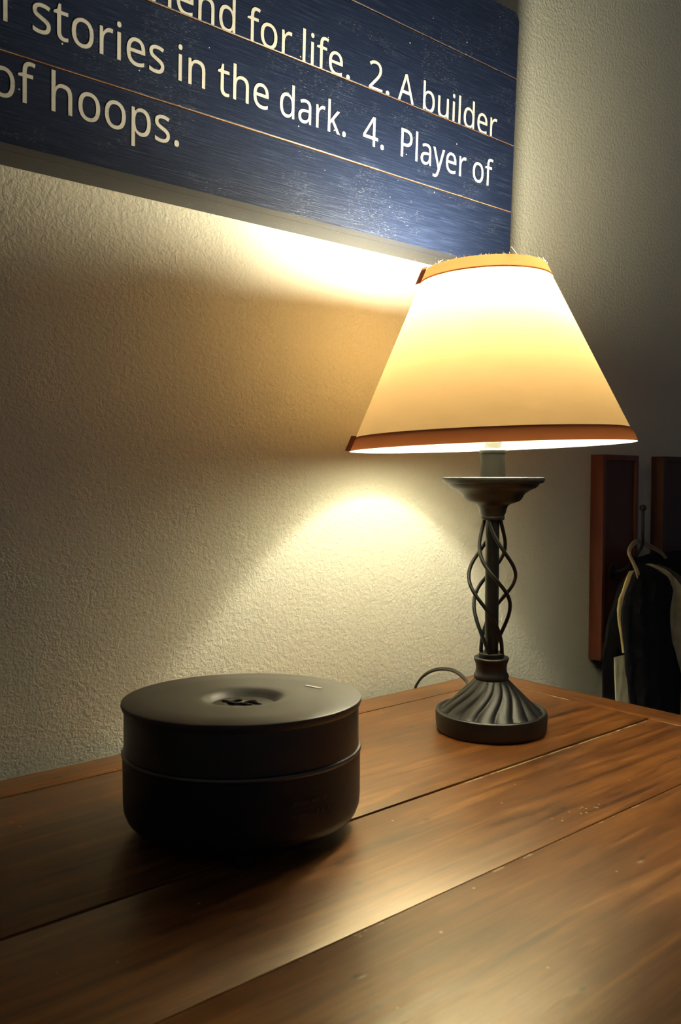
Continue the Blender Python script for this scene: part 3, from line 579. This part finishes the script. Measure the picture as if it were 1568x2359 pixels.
# loose overlap of the ribbon at the seam, on the left as seen
def flap(bm, t0, t1, a, lift, ln):
    z0_, z1_ = ZS0+t0*(ZS1-ZS0), ZS0+t1*(ZS1-ZS0); r0, r1 = RS0+t0*(RS1-RS0)+0.0015, RS0+t1*(RS1-RS0)+0.0015
    cols = []
    for i in range(7):
        u = i/6; aa = a + ln*u; lf = lift*math.sin(u*1.5)**2
        row = [Vector(((r_+lf)*math.cos(aa), (r_+lf)*math.sin(aa), z_ + lf*0.3)) for r_, z_ in ((r0, z0_), (r1, z1_))]
        cols.append(row)
    V = [[bm.verts.new(c[0]), bm.verts.new(c[1])] for c in cols]
    for i in range(6): bm.faces.new((V[i][0], V[i][1], V[i+1][1], V[i+1][0]) if ln < 0 else (V[i][0], V[i+1][0], V[i+1][1], V[i][1]))
flap(bm, -0.03, 0.055, math.radians(190), 0.004, math.radians(-6))
o = obj('bottom_trim', bm, M_TRIM, shade, angle=50)
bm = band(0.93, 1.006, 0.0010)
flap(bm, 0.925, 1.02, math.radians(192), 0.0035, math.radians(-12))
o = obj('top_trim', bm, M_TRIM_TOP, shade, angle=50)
bm = bmesh.new(); rnd = random.Random(3)
for i in range(190):
    a = rnd.uniform(0, 2*math.pi); r = RS1+rnd.uniform(-0.0005, 0.001); z = ZS1+0.001
    L = rnd.uniform(0.0008, 0.0030) * (2.6 if rnd.random() < 0.06 else 1)
    p = Vector((r*math.cos(a), r*math.sin(a), z)); d = Vector((rnd.uniform(-1, 1), rnd.uniform(-1, 1), rnd.uniform(0.2, 1.0))).normalized()
    e = Vector((rnd.uniform(-1, 1), rnd.uniform(-1, 1), rnd.uniform(-0.6, 0.6))).normalized()
    pts = [p + d*L*u + e*L*0.5*u*u for u in (0, .25, .5, .75, 1.0)]
    tube(bm, pts, 0.00022, 4, False)
o = obj('frayed_threads', bm, M_THREAD, shade)
# spider: wires inside the top ring that carry the shade on the bulb socket
bm = bmesh.new()
for k in range(3):
    a = math.radians(40 + 120*k)
    tube(bm, smooth_path([(0.064*math.cos(a)-0.009, 0.064*math.sin(a), 0.536), (0.045*math.cos(a), 0.045*math.sin(a), 0.538), (0.036*math.cos(a), 0.036*math.sin(a), 0.51), (0.030*math.cos(a), 0.030*math.sin(a), 0.45), (0.0115*math.cos(a), 0.0115*math.sin(a), 0.415)], 6), 0.0009, 6)
obj('shade_wires', bm, M_BRASS, lamp)
# cord (twin flat flex) from behind the base over the rear edge of the table
cordp = [(0.8170, -0.1345, 0.0060), (0.826, -0.115, 0.018), (0.8355, -0.088, 0.0335), (0.846, -0.058, 0.0385), (0.8565, -0.022, 0.0330), (0.8615, 0.006, 0.0215), (0.8600, 0.0225, 0.0060), (0.8590, 0.0285, -0.0150), (0.8590, 0.0285, -0.10), (0.862, 0.0285, -0.40), (0.87, 0.025, -0.70), (0.90, 0.015, -0.775), (1.2, 0.01, -0.7765)]
inv = lamp.rotation_euler.to_matrix().inverted()
bm = bmesh.new()
for s in (-1, 1):
    pts = []
    for (x, y, z) in cordp:
        q = Vector((x-LX, y-LY, z)); q += Vector((0.0014*s, 0.0009*s, 0.0004*s)); pts.append(inv @ q)
    tube(bm, smooth_path(pts, 7), 0.0018, 8)
o = obj('power_cord', bm, M_CORD, lamp, angle=60); o['label'] = 'dark brown twin flex cord'

# ------------------------------------------------------------------ round speaker
DX, DY = 0.4030, -0.2163
spk = empty('round_speaker', (DX, DY, T), 'short round black tabletop speaker standing on the table in front of the lamp', 'speaker')
bm = bmesh.new()
lathe(bm, [(0.0, 0.0), (0.084, 0.0), (0.0850, 0.0015), (0.0930, 0.0025), (0.0985, 0.0075), (0.1010, 0.0140), (0.1016, 0.022), (0.1020, 0.0595), (0.0, 0.0595)], 160)
obj('body', bm, M_BLK, spk)
bm = bmesh.new()
lathe(bm, [(0.1005, 0.0595), (0.1023, 0.0600), (0.1030, 0.0610), (0.1030, 0.0622), (0.1023, 0.0632), (0.1005, 0.0637)], 160, close=True)
obj('accent_ring', bm, M_RING, spk)
bm = bmesh.new()
lathe(bm, [(0.1008, 0.0640), (0.1008, 0.0985)], 160, uv=True)
obj('grille_band', bm, M_MESH, spk)
bm = bmesh.new()
lathe(bm, [(0.0, 0.0975), (0.1006, 0.0975), (0.1022, 0.0995), (0.1033, 0.1025), (0.1030, 0.1048), (0.1015, 0.1056), (0.075, 0.1053), (0.045, 0.1050), (0.0375, 0.1048), (0.0345, 0.1040), (0.0310, 0.1015), (0.0280, 0.0990), (0.0262, 0.0982), (0.0, 0.0982)], 160)
obj('top_disc', bm, M_BLKTOP, spk)
# twisted emblem in the recess
bm = bmesh.new()
for (cx_, cy_, rr) in ((-0.0065, 0.002, 0.0052), (0.0055, -0.0015, 0.0058)):
    pts = [(cx_+rr*1.2*math.cos(t), cy_+rr*math.sin(t), 0.0990+0.0006*math.sin(2*t)) for t in [i*2*math.pi/28 for i in range(24)]]
    tube(bm, pts, 0.0013, 8)
tube(bm, smooth_path([(-0.019, 0.008, 0.0990), (-0.012, 0.004, 0.0992), (-0.005, -0.003, 0.0992), (0.004, 0.004, 0.0992), (0.012, -0.002, 0.0990), (0.017, -0.007, 0.0988)], 6), 0.0011, 8)
o = obj('emblem', bm, M_BLK, spk)
o.rotation_euler = (0, 0, math.atan2(R0.y, R0.x))
bm = bmesh.new()
a_, b2_ = Vector((0.4712-DX, -0.2176-DY)), Vector((0.4734-DX, -0.2379-DY))
d_ = (b2_-a_).normalized(); n_ = Vector((-d_.y, d_.x))*0.0016
vs = [bm.verts.new((p.x, p.y, 0.10575)) for p in (a_-n_, b2_-n_, b2_+n_, a_+n_)]
f = bm.faces.new(vs)
ex = bmesh.ops.extrude_face_region(bm, geom=[f])
for v_ in ex['geom']:
    if isinstance(v_, bmesh.types.BMVert): v_.co.z -= 0.0008
obj('status_mark', bm, M_MARK, spk, smooth=False)
# faint grey marking low on the front
bm = bmesh.new(); rnd = random.Random(5)
def mark(a0, a1, z0_, z1_, n):
    for i in range(n):
        if rnd.random() < 0.15: continue
        aa = a0+(a1-a0)*(i+0.15)/n; ab = a0+(a1-a0)*(i+0.75)/n; r = 0.1023
        vs = [bm.verts.new((r*math.cos(q), r*math.sin(q), z)) for q, z in ((aa, z0_), (ab, z0_), (ab, z1_), (aa, z1_))]
        bm.faces.new(vs)
fa = math.atan2(-0.82695-DY, 0-DX)
mark(fa+math.radians(22), fa+math.radians(40), 0.0385, 0.0415, 14)
mark(fa+math.radians(21), fa+math.radians(30), 0.0290, 0.0315, 8)
mark(fa+math.radians(34), fa+math.radians(42), 0.0290, 0.0325, 6)
obj('marking', bm, M_MARKD, spk, smooth=False)

# the front stands a few millimetres proud on a foot
bm = bmesh.new(); fx, fy = 0.086*math.cos(fa), 0.086*math.sin(fa)
lathe(bm, [(0.0, -0.0085), (0.008, -0.0085), (0.0085, -0.007), (0.0075, 0.0012), (0.0, 0.0012)], 24)
for v_ in bm.verts: v_.co.x += fx; v_.co.y += fy
obj('foot', bm, M_BLK, spk)
for s_ in (-1, 1):
    bm = bmesh.new(); q = fa + math.pi + s_*0.7
    lathe(bm, [(0.0, -0.0013), (0.007, -0.0013), (0.0072, 0.001), (0.0, 0.001)], 24)
    for v_ in bm.verts: v_.co.x += 0.082*math.cos(q); v_.co.y += 0.082*math.sin(q)
    obj('foot', bm, M_BLK, spk)
ax_ = Vector((math.cos(fa+math.pi/2), math.sin(fa+math.pi/2), 0))
spk.matrix_world = Matrix.Translation((DX, DY, T+0.0050)) @ Matrix.Rotation(math.radians(-2.4), 4, ax_) @ Matrix.Scale(0.985, 4, (0, 0, 1))

# ------------------------------------------------------------------ hook boards on the wall
def hook_board(x0, label):
    z0_, z1_ = -0.0245, 0.3405; yf = 0.0137; wd = 0.1155
    t = empty('hook_board', (x0, WALL, T+z0_), label, 'wall hook board', 'wooden hook boards on the wall')
    H_ = z1_-z0_
    bm = bmesh.new()
    fr = 0.010; D = WALL-yf
    box(bm, 0, fr, -D, 0, 0, H_, 0.0015); box(bm, wd-fr, wd, -D, 0, 0, H_, 0.0015)
    box(bm, fr, wd-fr, -D, 0, 0, fr, 0.001); box(bm, fr, wd-fr, -D, 0, H_-fr, H_, 0.001)
    obj('frame', bm, M_CHERRY, t)
    bm = bmesh.new(); box(bm, fr-0.001, wd-fr+0.001, -D+0.004, -0.002, fr-0.001, H_-fr+0.001)
    obj('panel', bm, M_CHERRY_D, t)
    hx = 0.040; zt = 0.2487-z0_
    bm = bmesh.new()
    lathe(bm, [(0.0, 0.0), (0.013, 0.0), (0.013, 0.002), (0.010, 0.004), (0, 0.0042)], 24)
    for v_ in bm.verts: v_.co = Vector((hx+v_.co.x, -D+0.004-v_.co.z, 0.131-z0_+v_.co.y*1.2))
    tube(bm, smooth_path([(hx, -D+0.003, 0.131-z0_), (hx-0.004, -0.050, 0.139-z0_), (hx-0.014, -0.072, 0.160-z0_), (hx-0.027, -0.0945, 0.184-z0_), (hx-0.035, -0.100, 0.205-z0_), (hx-0.035, -0.100, 0.225-z0_), (hx-0.035, -0.100, 0.248-z0_)], 6), 0.0027, 12)
    sphere(bm, (hx-0.035, -0.100, zt), 0.0058)
    obj('hook', bm, M_BLK, t)['label'] = 'black iron hook with ball tip'
    return t
hb = hook_board(1.3076, 'cherry wood framed hook board on the wall, nearest the lamp, holding the jacket')
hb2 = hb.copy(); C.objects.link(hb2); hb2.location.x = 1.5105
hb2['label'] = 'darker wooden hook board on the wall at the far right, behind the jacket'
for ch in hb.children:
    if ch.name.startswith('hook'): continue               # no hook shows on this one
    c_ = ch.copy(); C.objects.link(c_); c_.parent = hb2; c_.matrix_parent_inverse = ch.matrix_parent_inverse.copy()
    if ch.name.startswith('frame'):                       # shade of the first board, put into this frame's colour
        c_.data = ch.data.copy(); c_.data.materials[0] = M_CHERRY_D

# ------------------------------------------------------------------ jacket hanging from the hook
JX, JY, JZ = 1.3117, -0.06, T+0.195
jk = empty('hanging_jacket', (JX, JY, JZ), 'black and cream jacket hanging by a striped cord loop from the hook board', 'jacket')
def drape(rows, y0, depth, seed=0, seg=36, fold=0.0025, nz=70, yfun=None):
    """a fabric panel that hangs as a flattened, folded tube; rows are (height, left, right)"""
    rnd = random.Random(seed); ph = [rnd.uniform(0, 6.28) for _ in range(4)]
    rows = sorted(rows, key=lambda r: -r[0])
    zt, zb = rows[0][0], rows[-1][0]; bm = bmesh.new(); rings = []
    zs = []
    n1 = int(nz*0.75)
    zk = max(zb, zt-0.30)
    zs = [zt+(zk-zt)*i/n1 for i in range(n1+1)] + ([zk+(zb-zk)*i/(nz-n1) for i in range(1, nz-n1+1)] if zb < zk-1e-4 else [])
    def at(z):
        for a, b in zip(rows, rows[1:]):
            if a[0] >= z >= b[0]-1e-9:
                u = (a[0]-z)/(a[0]-b[0]); return a[1]+(b[1]-a[1])*u, a[2]+(b[2]-a[2])*u
        return rows[-1][1], rows[-1][2]
    for z in zs:
        l, r = at(z); w_ = (r-l)/2; c = (r+l)/2; ring = []
        ramp_ = min(1, (zt-z)/0.02+0.15)
        for k in range(seg):
            a = 2*math.pi*k/seg
            u = math.cos(a); s = math.sin(a)
            x = c + w_*u
            y = y0 + (depth*ramp_)*(abs(s)**0.8)*(1 if s > 0 else -1)*0.5
            f = fold*math.sin(x*150+z*18+ph[0]) + fold*0.6*math.sin(x*310-z*40+ph[1]) + fold*0.5*math.sin(z*60+x*60+ph[2])
            y += f*ramp_*min(1, abs(s)*1.6)
            if yfun: y += yfun(x, z)
            ring.append(bm.verts.new((x-JX, y-JY, z+T-JZ)))
        rings.append(ring)
    for A, B in zip(rings, rings[1:]):
        for k in range(seg):
            j = (k+1) % seg; bm.faces.new((A[k], A[j], B[j], B[k]))
    bm.faces.new(list(reversed(rings[0]))); bm.faces.new(rings[-1])
    return bm
LOW = -0.52
obj('front_panel', drape([(0.1556, 1.2762, 1.2948), (0.1471, 1.2642, 1.3268), (0.1255, 1.2497, 1.3737), (0.1062, 1.2354, 1.387), (0.0866, 1.227, 1.3827), (0.0705, 1.2253, 1.379), (0.0453, 1.2314, 1.3799), (0.0139, 1.2367, 1.3886), (-0.0178, 1.2424, 1.4043), (-0.0503, 1.2515, 1.4177), (-0.072, 1.257, 1.4193), (-0.1256, 1.2642, 1.4181), (-0.2549, 1.2754, 1.4294), (-0.4707, 1.2814, 1.4418)], -0.075, 0.016, 1), M_COATB, jk)
obj('lining_edge', drape([(0.1517, 1.3292, 1.3495), (0.1425, 1.3375, 1.385), (0.1327, 1.3541, 1.4088), (0.1189, 1.3627, 1.4331), (0.1029, 1.3715, 1.4536), (0.0809, 1.3722, 1.4747), (0.0477, 1.3732, 1.4828), (-0.0633, 1.3766, 1.4962), (-0.1158, 1.3782, 1.5123), (-0.50, 1.3906, 1.5276)], -0.055, 0.010, 2), M_COATC, jk)['label'] = 'cream front edge'
obj('lining', drape([(0.1465, 1.3629, 1.3964), (0.1372, 1.3714, 1.4355), (0.122, 1.3971, 1.4694), (0.0982, 1.4149, 1.5093), (0.0617, 1.4423, 1.5342), (0.0138, 1.4616, 1.5552), (-0.1339, 1.4666, 1.5708), (-0.50, 1.4806, 1.5872)], -0.042, 0.008, 3), M_COATL, jk)['label'] = 'tan inner lining'
obj('collar', drape([(0.1643, 1.3965, 1.5891), (0.1636, 1.3591, 1.6095), (0.1612, 1.3429, 1.6251), (0.1482, 1.3413, 1.6518), (0.1361, 1.3436, 1.6631), (0.0993, 1.3901, 1.6881), (-0.0838, 1.4835, 1.702), (-0.50, 1.4996, 1.7184)], -0.026, 0.012, 4), M_COATB, jk)
obj('placket', drape([(0.1426, 1.2854, 1.3029), (0.1336, 1.2788, 1.3032), (0.1215, 1.2718, 1.3036), (0.1095, 1.2653, 1.2961), (0.0979, 1.2543, 1.2887), (0.0816, 1.2503, 1.2814), (0.0645, 1.2533, 1.2799), (0.043, 1.2588, 1.2824), (0.0255, 1.2645, 1.2829), (0.0166, 1.2678, 1.2831), (0.0058, 1.2699, 1.2834)], -0.052, 0.006, 5, fold=0.001), M_COATC, jk)['label'] = 'thin cream edge strip'
obj('sleeve', drape([(0.1398, 1.3371, 1.3863), (0.1159, 1.3061, 1.3871), (0.0916, 1.2874, 1.3879), (0.0545, 1.2712, 1.3891), (0.0134, 1.2571, 1.3904), (-0.0041, 1.2519, 1.3909)], -0.024, 0.018, 6, fold=0.0015), M_COATB, jk)
obj('rear_panel', drape([(0.015, 1.2539, 1.3766), (-0.0016, 1.2432, 1.3771), (-0.0687, 1.2455, 1.3792), (-0.4802, 1.2546, 1.3919)], -0.030, 0.010, 7, fold=0.0015), M_COATB, jk)
obj('cream_panel', drape([(0.0009, 1.2464, 1.3138), (-0.0235, 1.2481, 1.3145), (-0.0706, 1.2531, 1.3238), (-0.0792, 1.254, 1.3281), (-0.4787, 1.2718, 1.3438)], -0.050, 0.006, 8, fold=0.001), M_COATW, jk)['label'] = 'pale cream lower panel'
bm = bmesh.new()
LP = [(1.275, -0.078, 0.118), (1.2640, -0.080, 0.1440), (1.2545, -0.078, 0.1604), (1.2546, -0.070, 0.1763), (1.2767, -0.062, 0.1879), (1.3065, -0.054, 0.1915), (1.3425, -0.043, 0.1876), (1.3877, -0.036, 0.1754), (1.4214, -0.033, 0.1645), (1.4435, -0.030, 0.1531)]
M_STRIPE = cloth('tan_cord', (0.42, 0.33, 0.20), 0.6)
for k_, off in enumerate((-1, 0, 1)):
    pts = smooth_path([Vector(p) + Vector((0.0019*off, 0, 0.0016*off)) for p in LP], 7)
    c_ = Vector((1.345, -0.05, 0.135))
    pts = []
    for p in smooth_path(LP, 7):
        d_ = (p-c_); d_.y = 0; d_.normalize(); pts.append(p + d_*0.0030*off - Vector((JX, JY, JZ-T)))
    tube(bm, pts, 0.00165 if off else 0.0013, 8)
    if off == 0:
        for f in bm.faces[-len(pts)*8:]: pass
o = obj('hanging_loop', bm, M_STRIPE, jk, angle=60); o['label'] = 'tan striped cord loop'
